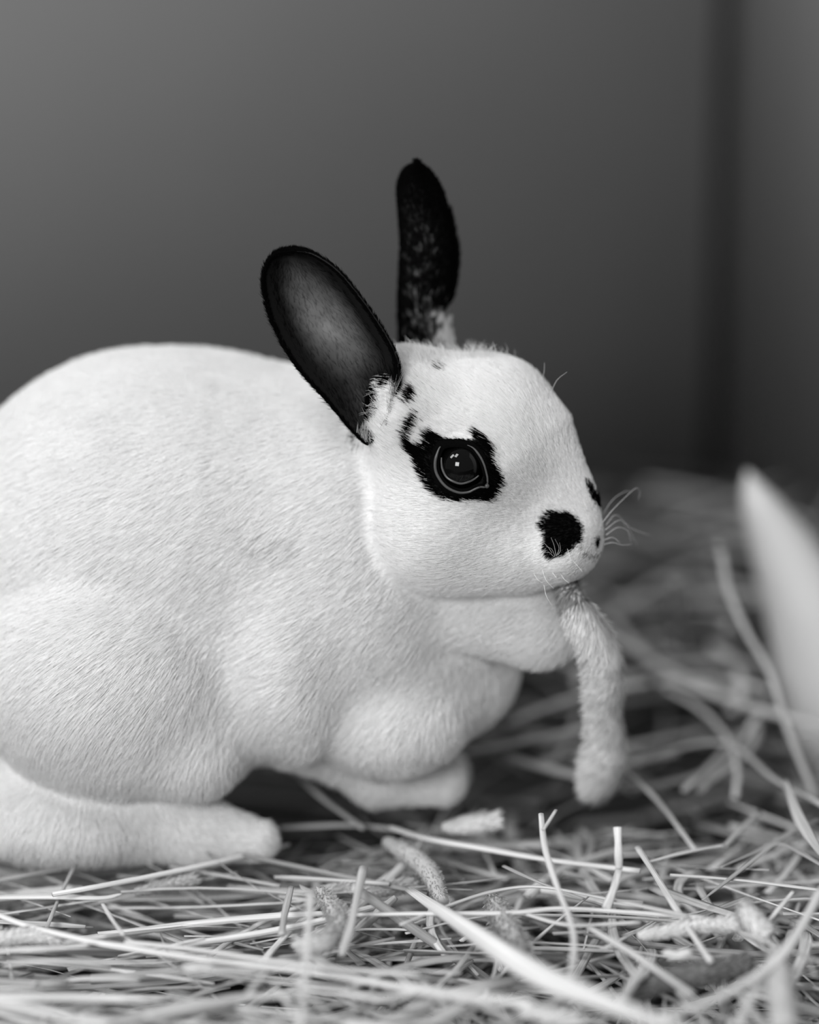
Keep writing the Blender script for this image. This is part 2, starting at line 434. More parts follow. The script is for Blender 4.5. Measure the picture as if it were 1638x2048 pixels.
# ------------------------------------------------------------------ ears: cupped leaves with a real thickness
def ear(name, left, right, Yf, cup, thick, tone_fn, n=60, m_=28):
    """left/right: edge outlines (px,py) from base to tip; Yf(t): depth of the edges; cup(t): how far the middle sinks back (+) or bulges forward (-)"""
    L = catmull([(a, b_, 0) for a, b_ in left], n)[:, :2]; Rr = catmull([(a, b_, 0) for a, b_ in right], n)[:, :2]
    P = np.zeros((n, m_, 3)); 
    for i in range(n):
        t = i/(n-1)
        for j in range(m_):
            u = j/(m_-1); e = 0.5 - 0.5*math.cos(math.pi*u)        # denser at the edges
            q = L[i]*(1-e) + Rr[i]*e
            P[i, j] = pix(q[0], q[1], Yf(t, u) + cup(t)*math.sin(math.pi*e)**0.8)
    du = np.gradient(P, axis=1); dt = np.gradient(P, axis=0); N = unit(np.cross(du, dt))
    if N[n//2, m_//2, 1] > 0: N = -N                                # N faces the viewer
    uu = np.linspace(0, 1, m_)[None]; tt = np.linspace(0, 1, n)[:, None]
    th = thick*(0.25 + 0.75*np.sin(math.pi*np.clip(uu*0.96+.02, 0, 1))**0.5)*np.clip((1.02-tt)*8, 0.3, 1)
    Bk = P - N*th[..., None]
    v = np.vstack([P.reshape(-1, 3), Bk.reshape(-1, 3)]); f = []; o = n*m_
    for i in range(n-1):
        for j in range(m_-1):
            a = i*m_+j; f.append((a, a+1, a+m_+1, a+m_)); f.append((o+a, o+a+m_, o+a+m_+1, o+a+1))
        for j in (0, m_-1):
            a = i*m_+j; q = (a, a+m_, o+a+m_, o+a); f.append(q if j == 0 else q[::-1])
    for i in (0, n-1):
        for j in range(m_-1):
            a = i*m_+j; q = (a, o+a, o+a+1, a+1); f.append(q if i == 0 else q[::-1])
    tone = np.concatenate([tone_fn(P.reshape(-1, 3), np.repeat(np.linspace(0, 1, n), m_), np.tile(np.linspace(0, 1, m_), n), True),
                           tone_fn(Bk.reshape(-1, 3), np.repeat(np.linspace(0, 1, n), m_), np.tile(np.linspace(0, 1, m_), n), False)])
    ob = make_mesh(name, v, f, M_EAR, rab, RO, {'tone': tone})
    sub = ob.modifiers.new('smooth', 'SUBSURF'); sub.levels = 1; sub.render_levels = 1
    return ob, P, N, Bk
NL = [(735,892),(700,858),(652,800),(592,732),(548,655),(528,590),(527,545),(546,513),(583,502)]
NR = [(770,850),(785,800),(795,760),(790,712),(762,658),(722,600),(676,545),(628,512),(587,502)]
def near_tone(P, t, u, front):
    c = np.clip(1 - ((u - 0.52)/0.25)**2, 0, 1)*np.clip((t-0.30)/0.2, 0, 1)*np.clip((0.88-t)/0.36, 0, 1)
    c = c**1.2*(0.85+0.35*vnoise(P, 260))
    return np.clip(0.004 + 0.15*c*(1.0 if front else 0.0), 0.004, 1)
YB = 0.059
def Yn(t, u): return YB + 0.018*t + 0.010*(0.5-u)
earN = ear('near_ear', NL, NR, Yn, lambda t: 0.002 + 0.012*math.sin(math.pi*min(1, t*0.95+0.0))**0.8, 0.0018, near_tone)
FL = [(800,720),(797,660),(796,600),(799,540),(801,480),(797,420),(796,372),(808,342),(832,329)]
FR = [(912,716),(903,660),(900,610),(907,560),(911,505),(900,440),(886,385),(862,345),(835,328)]
def far_tone(P, t, u, front):
    a = np.clip((vnoise(P, 420) + 0.55*vnoise(P, 900, 2))*1.8 - 0.15, 0, 1)*np.clip((0.66-t)/0.3, 0, 1)*np.exp(-((u-0.42)/0.24)**2)
    nz = vnoise(P, 500, 5)
    w = np.clip((u-0.56+.18*nz)*6, 0, 1)*np.clip((0.24-t+.07*nz)*9, 0, 1)
    g = 0.035*np.clip(1-((u-.22)/.2)**2, 0, 1)*np.clip((t-.55)*5, 0, 1)
    return np.clip(0.007 + 0.22*a + g + 0.8*w, 0, 0.85)
earF = ear('far_ear', FL, FR, lambda t, u: 0.135 - 0.006*t, lambda t: -0.013, 0.0020, far_tone)
tag(earN[0], 'black ear turned towards the viewer, its grey hollow showing')
tag(earF[0], 'black upright ear mottled with white hairs')

# ------------------------------------------------------------------ fur
def sample_quads(Vt, Q, n, wfn=None):
    a, b1, c, d = Vt[Q[:, 0]], Vt[Q[:, 1]], Vt[Q[:, 2]], Vt[Q[:, 3]]
    ar = np.linalg.norm(np.cross(c-a, d-b1), axis=1)*0.5
    if wfn is not None: ar = ar*wfn((a+b1+c+d)/4)
    k = rng.choice(len(Q), n, p=ar/ar.sum()); u, w = rng.random((2, n, 1))
    return (a[k]*(1-u) + b1[k]*u)*(1-w) + (d[k]*(1-u) + c[k]*u)*w
def curves(name, P, N, T, L, liftang, r0, tone, parent, origin=RO, K=4, curl=0.0):
    n = len(P); N = unit(N); T = unit(T - (T*N).sum(-1, keepdims=True)*N)
    L = L[:, None]; la = liftang[:, None]
    pts = np.zeros((n, K, 3)); side = np.cross(N, T)
    cs = rng.normal(0, curl, (n, 1))
    for k in range(K):
        t = k/(K-1)
        pts[:, k] = P - N*0.0003 + L*(T*np.cos(la)*t*(0.75+0.25*t) + N*np.sin(la)*t*(1.25-0.45*t) + side*cs*t*t)
    cu = bpy.data.hair_curves.new(name); cu.add_curves([K]*n)
    cu.attributes['position'].data.foreach_set('vector', (pts - origin).astype(np.float32).ravel()) if 'position' in cu.attributes else cu.points.foreach_set('position', (pts - origin).astype(np.float32).ravel())
    ra = cu.attributes.get('radius') or cu.attributes.new('radius', 'FLOAT', 'POINT')
    prof = np.array([1.0, 0.95, 0.7, 0.15]) if K == 4 else np.linspace(1, .15, K)
    rr = (np.broadcast_to(np.asarray(r0), (n,))[:, None]*prof[None]).astype(np.float32); ra.data.foreach_set('value', rr.ravel())
    ta = cu.attributes.new('tone', 'FLOAT', 'CURVE'); ta.data.foreach_set('value', tone.astype(np.float32))
    cu.materials.append(M_FUR)
    o = bpy.data.objects.new(name, cu); COL.objects.link(o); o.parent = parent
    o['kind'] = 'stuff'
    return o
NF = 380000
def wf(c):
    n = grad(c)
    v = unit(CAM - c)
    facing = (n*v).sum(-1)
    w = np.where(facing > -0.25, 1.0, 0.25)
    w = w*np.where(sdf_head(c) < 0.002, 1.7, 1.0)*np.where(c[:, 0] < -0.2, 0.35, 1.0)
    return w
FP = sample_quads(BV, BQ, NF, wf)
FN = grad(FP)
dH = sdf_head(FP); isH = np.clip((0.006 - dH)/0.006, 0, 1)
q = to_px(FP)
keep = ~((np.linalg.norm(FP - EYE_C, axis=1) < EYE_R + 0.0022))
oute = np.array(EYE_PX) + 1.03*(np.array(OUT) - EYE_PX)
keep &= ~((FP[:, 1] < .09) & in_poly(q, [tuple(a) for a in oute]))
FP, FN, isH, q = FP[keep], FN[keep], isH[keep], q[keep]
NOSE = pix(1215, 1070, .075)
noise3 = np.stack([vnoise(FP, 60, s) for s in (1, 2, 3)], -1)
fine3 = np.stack([vnoise(FP, 260, s) for s in (4, 5, 6)], -1)
bodyT = np.stack([np.full(len(FP), -0.75), np.zeros(len(FP)), np.full(len(FP), -0.55)], -1)
low = np.clip((0.09 - FP[:, 2])/0.05, 0, 1)[:, None]
bodyT = bodyT*(1-low) + np.array([-0.25, 0, -1.0])*low
pawm = ((q[:, 1] > 1590) & (q[:, 0] > 300) & (q[:, 0] < 620)) | ((q[:, 1] > 1500) & (q[:, 0] > 740))
sg = lambda a: 1/(1 + np.exp(-a))
pw = np.maximum(sg((q[:, 1]-1600)/14)*sg((q[:, 0]-330)/45)*sg((640-q[:, 0])/20), sg((q[:, 1]-1515)/14)*sg((q[:, 0]-760)/30))[:, None]
bodyT = bodyT*(1-pw) + np.array([0.9, 0, -0.25])*pw
T = bodyT*(1-isH[:, None]) + unit(FP - NOSE)*isH[:, None]
T = unit(T) + noise3*0.15 + fine3*0.06 + rng.normal(0, 0.07, FP.shape)
dn = np.linalg.norm(FP - NOSE, axis=1)
Ls = (1-isH)*0.0070 + isH*np.clip(0.0016 + dn*0.045, 0.0016, 0.0052)
ed = np.linalg.norm(q - np.array(EYE_PX), axis=1)
Ls = np.where((ed < 66) & (isH > .5), np.minimum(Ls, 0.0028), Ls)
Ls = np.where(pawm, 0.0055, Ls)*rng.uniform(0.6, 1.2, len(FP))
la = np.radians(rng.normal(22, 5, len(FP)) + fine3[:, 0]*3)
tone = coat(FP, 1.6); wmask = tone > 0.5
tone = np.where(wmask, np.clip(0.95 + 0.02*vnoise(FP, 120, 9) + rng.normal(0, 0.015, len(FP)), 0.5, 0.98), tone)
# a faint patch of darker underfur on the shoulder
pq = np.exp(-(((q[:, 0]-545)/60)**2 + ((q[:, 1]-1085)/40)**2))
tone = np.where(rng.random(len(FP)) < 0.16*pq, tone*0.6, tone)
curves('fur', FP, FN, T, Ls, la, 0.00014, tone, body)

# ear fur
def ear_fur(tagname, E, ob, n, front, L, tone_fn, r=0.00008, la0=14, tlo=0, thi=1, ulo=0, uhi=1, Tdir=None):
    _, P, N, Bk = E; S = P if front else Bk
    nn_, mm = S.shape[:2]
    ti = rng.uniform(tlo, thi, n)*(nn_-1.001); ui = rng.uniform(ulo, uhi, n)*(mm-1.001)
    i, j = ti.astype(int), ui.astype(int); a, b1 = (ti-i)[:, None], (ui-j)[:, None]
    X = (S[i, j]*(1-a)+S[i+1, j]*a)*(1-b1) + (S[i, j+1]*(1-a)+S[i+1, j+1]*a)*b1
    Nn = N[i, j]*(1 if front else -1); Tt = unit(S[np.minimum(i+1, nn_-1), j]-S[np.maximum(i-1, 0), j])
    if Tdir is not None: Tt = unit(Tdir(X)) + Tt*0.3
    Tt = Tt + rng.normal(0, 0.25, Tt.shape)
    curves(tagname, X, Nn, Tt, L*rng.uniform(.6, 1.2, n), np.radians(rng.normal(la0, 8, n)), r, tone_fn(X, ti/(nn_-1), ui/(mm-1), front), ob)
blackf = lambda P, t, u, fr: np.full(len(P), 0.005)
ear_fur('ear_fur', earN, earN[0], 14000, False, 0.0030, blackf, la0=22)
ear_fur('ear_fur', earN, earN[0], 5000, True, 0.0022, blackf, ulo=.88, uhi=1, la0=20)
ear_fur('ear_fur', earN, earN[0], 5000, True, 0.0022, blackf, ulo=0, uhi=.12, la0=20)
ear_fur('ear_fur', earN, earN[0], 2500, True, 0.0040, lambda P, t, u, fr: near_tone(P, t, u, True)*1.2, tlo=.05, thi=.8, ulo=.2, uhi=.8, la0=16, r=.00005)
# long pale hairs crossing the base of the near ear
def pal(P, t, u, fr):
    qq = to_px(P); d = ((qq[:, 0]-776)/34)**2 + ((qq[:, 1]-740)/44)**2
    return np.where((rng.random(len(P)) < 0.62) & (d > 1), 0.70, 0.006)
ear_fur('ear_fur', earN, earN[0], 420, True, 0.0085, pal, tlo=.04, thi=.27, ulo=.84, uhi=1, la0=14, r=.00007, Tdir=lambda X: np.tile([-0.9, 0, 0.25], (len(X), 1)))
ear_fur('ear_fur', earN, earN[0], 420, True, 0.0060, pal, tlo=0.0, thi=.09, ulo=.1, uhi=.9, la0=14, r=.00007, Tdir=lambda X: np.tile([0.35, 0, 0.9], (len(X), 1)))
def farhair(P, t, u, fr):
    ft = far_tone(P, t, u, fr) - 0.05
    return np.where(ft > rng.random(len(P))*0.4, np.where(ft > .5, .85, .38), 0.006)
ear_fur('ear_fur', earF, earF[0], 26000, True, 0.0032, farhair, la0=20)
ear_fur('ear_fur', earF, earF[0], 3500, True, 0.0048, farhair, la0=28, ulo=.9, uhi=1, tlo=.25, thi=.65)
# tufts of pale fur on the crown around the ear roots
def tufts(n, cx, cy, sx, sy, L, tone_, T0, la0=45, r=.00009):
    pp = []; 
    for _ in range(n):
        s = surf(cx + rng.normal(0, sx), cy + rng.normal(0, sy))
        if s is not None: pp.append(s)
    P = np.array(pp); N = grad(P)
    curves('fur', P, N, np.tile(T0, (len(P), 1)) + rng.normal(0, .3, P.shape), L*rng.uniform(.5, 1.2, len(P)), np.radians(rng.normal(la0, 12, len(P))), r, np.full(len(P), tone_), body)
tufts(550, 850, 716, 40, 10, 0.0075, 0.85, (-0.4, 0, 1.0))
tufts(260, 960, 716, 35, 5, 0.0090, 0.85, (-0.1, 0, 1.0), 60, .00006)
tufts(120, 765, 815, 12, 30, 0.0070, 0.80, (-1.0, 0, 0.3), 30, .00008)

for cx, cy, sx, sy, n_ in ((785, 788, 5, 8, 60), (768, 815, 6, 10, 90), (758, 848, 6, 12, 90), (742, 884, 9, 6, 90), (716, 892, 8, 5, 60)):
    tufts(n_, cx, cy, sx, sy, 0.0062, 0.85, (-1.0, 0, 0.35 if cy < 860 else 0.8), 34, .00007)
tufts(120, 722, 868, 10, 12, 0.0065, 0.006, (-0.1, 0, -1.0), 16, .00008)

# whiskers and long guard hairs, each a fine bent tube
def whisker(pts, r=0.00011):
    p = catmull([pix(*a) for a in pts], 14)
    v, f = tube(p, np.linspace(r, r*0.35, 14), 5)
    make_mesh('whisker', v, f, M_WHISKER, body, RO)
YW = .070
for pts in [[(1205,1045,YW),(1225,1020,.072),(1250,995,.078),(1272,976,.082),(1280,985,.085),(1276,1000,.086)],
            [(1205,1030,.078),(1225,1000,.085),(1250,983,.09),(1262,985,.092)],
            [(1210,1060,YW),(1240,1040,.075),(1265,1058,.08),(1300,1070,.084)],
            [(1212,1070,YW),(1235,1055,.072),(1255,1062,.075),(1262,1085,.078)],
            [(1205,1090,YW),(1225,1085,.07),(1245,1090,.072),(1265,1088,.074)],
            [(1212,1050,.075),(1230,1030,.08),(1246,1042,.085),(1275,1090,.09)],
            [(1208,1080,.07),(1225,1075,.07),(1240,1085,.07)],
            [(1082,765,.088),(1088,745,.086),(1089,725,.085)],
            [(1098,795,.085),(1106,775,.082),(1116,758,.08),(1134,744,.078)],
            [(1102,792,.085),(1106,780,.082),(1102,772,.08)],
            [(1112,1110,.046),(1108,1090,.042),(1102,1075,.039)],
            [(1110,1112,.046),(1103,1098,.042),(1092,1093,.039)],
            [(1113,1112,.046),(1118,1096,.042),(1110,1078,.038)],
            [(1106,1112,.046),(1098,1105,.042),(1086,1106,.039)],
            [(1116,1110,.046),(1121,1100,.043),(1119,1085,.04)],
            [(1104,1106,.046),(1096,1094,.042),(1088,1086,.04)],
            [(1085,1140,.052),(1092,1160,.048),(1108,1178,.046)],
            [(1120,1145,.054),(1128,1158,.05),(1138,1166,.048)],
            [(1105,1145,.052),(1112,1155,.05),(1114,1160,.05)],
            [(1088,1170,.050),(1092,1190,.046),(1100,1205,.045),(1110,1222,.045)],
            [(1068,1148,.05),(1076,1160,.047),(1086,1166,.046)],
            [(1135,1098,.05),(1140,1115,.045),(1142,1128,.044)],
            [(1145,1120,.052),(1158,1135,.05),(1166,1145,.049)]]:
    whisker(pts)

# ------------------------------------------------------------------ hay
def stem_arrays(path, w, tone, flat=0.5, sides=6, seed=0.0, twist=0.0, up=(0, 0, 1)):
    n = len(path)
    v, f = tube(path, w, sides, flat, up, twist=twist)
    th = np.tile(np.linspace(0, 2*math.pi, sides, endpoint=False), n)
    ln = np.repeat(np.linspace(0, 1, n), sides)
    suv = np.stack([2.2*np.cos(th) + seed, 2.2*np.sin(th), ln*2.0 + seed*3.1], -1)
    return v, f, np.full(len(v), tone), suv
def hay_obj(name, path, w, tone, label, cat, group=None, flat=0.5, sides=6, twist=0.0, up=(0, 0, 1)):
    path = np.asarray(path); org = path.mean(0)
    v, f, t, s = stem_arrays(path, w, tone, flat, sides, rng.random()*50, twist, up)
    o = make_mesh(name, v, f, M_HAY, None, org, {'tone': t, 'suv': s}); o.location = org
    return tag(o, label, cat, group)

# (label, name, points px/py, z height of each end, width px, tone, flat)
FE = [
 ('broad pale hay blade with a torn tip at the left edge below the hind foot', 'flat_straw', [(-60,1797),(90,1793),(200,1796),(243,1788)], (.004,.006), 14, .68, .3),
 ('long pale stalk running from the left edge down to the middle of the hay', 'straw', [(-30,1818),(50,1850),(180,1882),(250,1894),(380,1915),(600,1942),(820,1976)], (.010,.008), 9, .72, .6),
 ('pale stalk lying just above the longest one, bottom left', 'straw', [(250,1884),(400,1900),(530,1920),(700,1940),(840,1950)], (.010,.009), 7, .66, .6),
 ('upright thick pale stalk standing at the bottom left of centre', 'straw', [(622,1785),(614,1900),(600,2060)], (.038,.018), 8, .62, .6),
 ('upright greyer stalk right of the tall one, below the front paws', 'straw', [(727,1735),(704,1840),(683,1912)], (.028,.010), 9, .48, .6),
 ('short thin stem slanting beside the torn blade', 'straw', [(205,1808),(225,1840),(247,1870)], (.012,.010), 4.5, .62, .6),
 ('short upright grey stem left of the tall stalk', 'straw', [(582,1775),(570,1825),(563,1870)], (.010,.008), 7, .45, .6),
 ('thin stem slanting down to the bottom edge left of the tall stalk', 'straw', [(548,1974),(575,2005),(600,2050)], (.012,.014), 6, .66, .5),
 ('thin stem slanting behind the foot of the tall stalk', 'straw', [(588,1955),(630,2000),(668,2042)], (.008,.010), 5, .6, .5),
 ('pale stem lying level at the left edge above the pointed blade', 'straw', [(-20,1902),(90,1898),(178,1890)], (.012,.012), 7.5, .66, .6),
 ('pointed pale blade lying level at the lower left', 'flat_straw', [(5,1930),(100,1922),(220,1924),(350,1933)], (.012,.012), 11, .66, .3),
 ('thick jointed stalk crossing behind the foot of the tall stalk', 'straw', [(612,1974),(680,1985),(750,1996),(830,1990)], (.012,.012), 9, .64, .6),
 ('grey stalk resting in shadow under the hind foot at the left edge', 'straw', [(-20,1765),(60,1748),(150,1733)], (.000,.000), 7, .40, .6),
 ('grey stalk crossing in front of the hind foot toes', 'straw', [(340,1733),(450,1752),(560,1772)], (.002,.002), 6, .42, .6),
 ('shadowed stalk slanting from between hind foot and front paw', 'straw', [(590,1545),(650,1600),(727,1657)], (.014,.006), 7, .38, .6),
 ('long straight thin stalk level across the hay to the right of centre', 'straw', [(690,1830),(820,1828),(1020,1826),(1120,1817),(1250,1824),(1410,1836)], (.012,.014), 7, .70, .6),
 ('blurred pale stalk in the bottom left corner', 'straw', [(-40,2000),(80,2022),(220,2055)], (.016,.016), 13, .68, .6),
 ('blurred stalk rising to the right along the bottom left', 'straw', [(290,2034),(380,2016),(460,1998),(600,1988)], (.012,.012), 10, .60, .6),
 ('short pale stem slanting left of the tall stalk near the bottom', 'straw', [(532,1944),(510,1970),(488,1998)], (.014,.012), 6, .58, .6),
 ('pale cut stalk with a square end below the front paws', 'straw', [(780,1655),(860,1678),(960,1696),(1100,1720),(1280,1742)], (.010,.012), 9, .74, .5),
 ('forked thin stem standing up right of the fluffy seed tip', 'straw', [(1082,1628),(1090,1695),(1113,1770),(1147,1868),(1142,1962)], (.045,.014), 6.5, .66, .6),
 ('short upright cut stem standing over the square-ended stalk', 'straw', [(1235,1655),(1237,1700),(1238,1738)], (.045,.030), 8, .72, .5),
 ('split slanting stem just below the short upright one', 'straw', [(1239,1735),(1228,1775),(1212,1818)], (.030,.014), 9, .56, .35),
 ('dark-edged split stem left of the cross of stems', 'straw', [(1007,1732),(1050,1752),(1105,1775),(1167,1798)], (.014,.014), 5, .40, .4),
 ('thin arched stem bending across the hay right of centre', 'straw', [(800,1850),(900,1810),(990,1782),(1080,1774),(1200,1795),(1375,1832)], (.012,.016), 4.5, .58, .6),
 ('straight stem slanting down to the right through the middle of the hay', 'straw', [(1275,1695),(1320,1765),(1360,1830),(1422,1924)], (.020,.010), 7, .66, .6),
 ('very broad pale blade running down to the bottom right, blurred', 'flat_straw', [(820,1780),(920,1846),(1060,1940),(1195,2000),(1400,2075)], (.010,.040), 23, .80, .3),
 ('thick pale blurred stalk along the bottom centre', 'straw', [(800,1973),(945,1995),(1068,2006)], (.022,.022), 14, .74, .6),
 ('rounded end of a thick pale stalk at the bottom edge', 'straw', [(1040,2018),(1110,2034),(1165,2036)], (.028,.028), 15, .74, .7),
 ('pale stem slanting under the broad blurred blade', 'straw', [(1178,1855),(1270,1910),(1385,1990)], (.014,.012), 8, .64, .6),
 ('pale thin stem lying just under the long level stalk', 'straw', [(1050,1828),(1140,1850),(1280,1845)], (.012,.012), 5.5, .62, .6),
 ('pale curved stalk rising to the right edge from the bottom', 'straw', [(1645,1775),(1590,1875),(1540,1932),(1430,1998),(1290,2045)], (.030,.020), 11, .74, .6),
 ('thin stem hanging from the seed head in the mouth down into the hay', 'straw', [(1240,1530),(1275,1562),(1320,1607),(1392,1702)], (.022,.010), 5.5, .58, .6),
 ('thin stem bridging to the right above the slanting stem', 'straw', [(1298,1724),(1370,1705),(1450,1690)], (.016,.014), 4.5, .66, .6),
 ('grey stem pointing up to the right behind the thin bridge stem', 'straw', [(1448,1694),(1480,1660),(1517,1625)], (.010,.012), 7, .44, .6),
 ('long thin stem reaching the right edge at mid height of the hay', 'straw', [(1340,1750),(1430,1756),(1520,1765),(1645,1781)], (.012,.012), 4.5, .60, .6),
 ('short thin cut stem pointing up near the right edge', 'straw', [(1586,1784),(1560,1815),(1534,1846)], (.020,.014), 5.5, .66, .6),
 ('crinkled grey blade curving from the right edge', 'flat_straw', [(1650,1735),(1600,1705),(1555,1688),(1510,1718),(1450,1765),(1405,1800)], (.016,.012), 8, .42, .35),
 ('bent stalk looping behind on the right to the edge', 'straw', [(1270,1528),(1345,1500),(1418,1485),(1477,1498),(1553,1561),(1645,1610)], (.010,.020), 6.5, .56, .6),
 ('thin stem lying level at the lower right edge', 'straw', [(1478,1864),(1560,1893),(1645,1926)], (.014,.014), 5, .58, .6),
 ('tiny thin stem slanting at the lower right edge', 'straw', [(1603,1868),(1612,1905),(1630,1952)], (.018,.012), 3.5, .62, .6),
 ('blurred long stalk slanting behind the held seed head', 'straw', [(1225,1240),(1305,1323),(1370,1355),(1440,1388),(1490,1406)], (.018,.010), 11, .50, .6),
 ('blurred upright stalk behind, right of the held seed head', 'straw', [(1350,1165),(1356,1230),(1362,1305)], (.07,.01), 11, .45, .6),
 ('blurred level stalk pointing at the white object', 'straw', [(1330,1300),(1430,1318),(1535,1330)], (.010,.012), 11, .52, .6),
 ('blurred short stalk right of the chin', 'straw', [(1205,1240),(1255,1215),(1310,1195)], (.015,.010), 11, .42, .6),
 ('blurred stalk slanting up right of the mouth', 'straw', [(1165,1168),(1215,1135),(1268,1108)], (.015,.010), 11, .36, .6),
 ('pale blurred stalk level left of the held seed head foot', 'straw', [(1015,1515),(1090,1535),(1180,1557)], (.006,.006), 11, .46, .6),
 ('blurred stalk slanting behind the chest', 'straw', [(1150,1430),(1135,1475),(1112,1520)], (.012,.006), 7, .34, .6),
 ('blurred stalk low behind the held seed head to the right', 'straw', [(1260,1580),(1360,1560),(1440,1535)], (.004,.004), 9, .36, .6),
 ('crinkled dark blade above the crinkled grey one at the right', 'flat_straw', [(1638,1640),(1590,1660),(1520,1700),(1440,1735)], (.014,.012), 11, .36, .3),
 ('pale folded blade leaning down at the right edge', 'flat_straw', [(1570,1560),(1600,1640),(1650,1720)], (.03,.02), 12, .46, .3),
 ('short ragged chip of stem at the centre right', 'straw', [(1335,1905),(1355,1910),(1380,1903)], (.012,.014), 14, .66, .5),
 ('blurred pale stalk below the crossing point of the right stems', 'straw', [(1530,1950),(1500,2000),(1475,2055)], (.020,.018), 12, .66, .6),
 ('short pale stem slanting beneath the dark seed head', 'straw', [(1290,1930),(1260,1975),(1235,2010)], (.010,.010), 11, .56, .5),
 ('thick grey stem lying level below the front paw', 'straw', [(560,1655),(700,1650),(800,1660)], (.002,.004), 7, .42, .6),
]
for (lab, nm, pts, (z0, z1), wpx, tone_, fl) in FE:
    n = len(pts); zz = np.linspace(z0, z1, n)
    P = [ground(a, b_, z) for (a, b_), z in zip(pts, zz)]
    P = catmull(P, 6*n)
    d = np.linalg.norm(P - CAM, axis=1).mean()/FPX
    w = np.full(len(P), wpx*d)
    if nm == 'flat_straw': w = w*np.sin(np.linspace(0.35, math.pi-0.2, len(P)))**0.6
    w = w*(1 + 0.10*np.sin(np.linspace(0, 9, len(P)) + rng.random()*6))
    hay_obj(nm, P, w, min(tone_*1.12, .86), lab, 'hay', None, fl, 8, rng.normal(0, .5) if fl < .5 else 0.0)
# forked tip
hay_obj('straw', catmull([ground(1086,1660,.044), ground(1098,1642,.046), ground(1112,1620,.048)], 8), 4*.00021, .6, 'tiny side twig of the forked stem standing below the front paws', 'hay')
# the tall stem that rises behind, leaning on nothing but the hay
b0 = ground(1632, 1600, 0.0)[1]
hay_obj('straw', catmull([pix(1436,1088,b0+.10), pix(1444,1110,b0+.10), pix(1458,1183,b0+.08), pix(1494,1264,b0+.06), pix(1540,1345,b0+.04), pix(1575,1458,b0+.02), pix(1634,1600,b0)], 40), 7.5*.00023*np.concatenate([[1.5, 1.6, 1.4], np.ones(37)]), .58, 'tall bent stalk rising behind on the right in front of the white object', 'hay')

# bed of loose stems
def blocked(x, y):
    return False
def stem_path(x, y, z, ang, L, bend, tilt, n=7):
    t = np.linspace(-0.5, 0.5, n)
    dx, dy = math.cos(ang), math.sin(ang)
    p = np.stack([x + dx*L*t - dy*bend*(t*t-.08)*L, y + dy*L*t + dx*bend*(t*t-.08)*L, z + tilt*L*t - 0.2*abs(bend)*L*(t*t)], -1)
    return p
NV, NFc, NT, NS = [], [], [], []; off = 0
for k in range(115):                                    # thick stems lying loose on top, behind the rabbit
    y = rng.uniform(.16, .66); x = rng.uniform(0.02 if y < .3 else -.05, .06 + (CY - y)*.36 + .12)
    L = rng.uniform(.05, .12); w = rng.uniform(.0014, .0027); ang = rng.uniform(0, math.pi)
    wx = CX + (CY - y)*math.tan(math.radians(20)) - .02 - L*.5*abs(math.cos(ang))
    if x > wx: x = wx
    z = rng.uniform(.0, .012); tl = rng.normal(0, .14)
    p = stem_path(x, y, z + abs(tl)*L*.5, ang, L, rng.normal(0, .3), tl)
    hay_obj('straw', p, w, float(np.clip(rng.normal(.58, .1), .3, .8)), 'thick blurred straw lying on the hay behind the rabbit, %s' % ('near the wall' if y > .42 else 'close behind the held seed head' if x < .16 else 'towards the white object'), 'hay',
            'thick straws behind the rabbit, %s' % ('near the wall' if y > .42 else 'close behind the held seed head' if x < .16 else 'towards the white object'), .7, 8)
cand = []
def under_rabbit(x, y): return (x < 0.05) & (x > -0.35) & (y > 0.055) & (y < 0.24)
N_ALL = 2150
for k in range(N_ALL):
    if k < 1600: x, y = rng.uniform(-0.27, 0.27), rng.uniform(-0.20, 0.14)
    elif k < 1700: x, y = rng.uniform(-0.05, 0.34), rng.uniform(0.10, 0.45)
    else: x, y = rng.uniform(-0.40, 0.5), rng.uniform(0.08, 0.77)
    L = rng.uniform(0.03, 0.13); w = rng.choice([0.0005, 0.0009, 0.0013, 0.0018, 0.0025], p=[.15, .27, .3, .19, .09])
    if k >= 1600: w *= 1.6
    ang = rng.normal(0, 0.35) if (x < 0.0 and rng.random() < .75) else rng.uniform(0, math.pi)
    top = 0.006*float(vnoise(np.array([x, y, 0]), 18)) + (0.004 if y < 0.05 else -0.002 - 0.008*min(1, max(0, (y-.15)/.5)))
    u = rng.random()
    z = top - (u**0.9)*0.050
    if under_rabbit(x, y): z = min(z, -0.004) - 0.004
    tilt = rng.normal(0, 0.10)
    if rng.random() < 0.09 and not under_rabbit(x, y): tilt = rng.normal(0, 0.45); L *= .6
    wallx = CX + (CY - y)*math.tan(math.radians(20)) - 0.02
    L2 = L*0.5*abs(math.cos(ang))
    if x + L2 > wallx: x = wallx - L2 - 0.002
    if y + L*0.5*abs(math.sin(ang)) > CY - .01: y = CY - .01 - L*0.5*abs(math.sin(ang))
    p = stem_path(x, y, z, ang, L, rng.normal(0, 0.25), tilt)
    p[:, 2] = np.maximum(p[:, 2], ZF + 0.003)
    if under_rabbit(x, y): p[:, 2] = np.minimum(p[:, 2], 0.0)
    fl = rng.choice([0.25, 0.5, 0.8]); tone_ = float(np.clip(rng.normal(0.62, 0.15)*(0.42 if y > 0.14 else 1), 0.15, 0.8))  # straws behind are toned down, the dimmer light there put into their colour
    if k < 1600 and rng.random() < .13: w = rng.uniform(.0018, .0030); fl = .12
    score = -abs(y + 0.03) + 8*(z) + 40*w - (9 if (abs(x) > .17 or y > 0.05) else 0)
    cand.append((score, p, w, tone_, fl))
cand.sort(key=lambda c: -c[0])
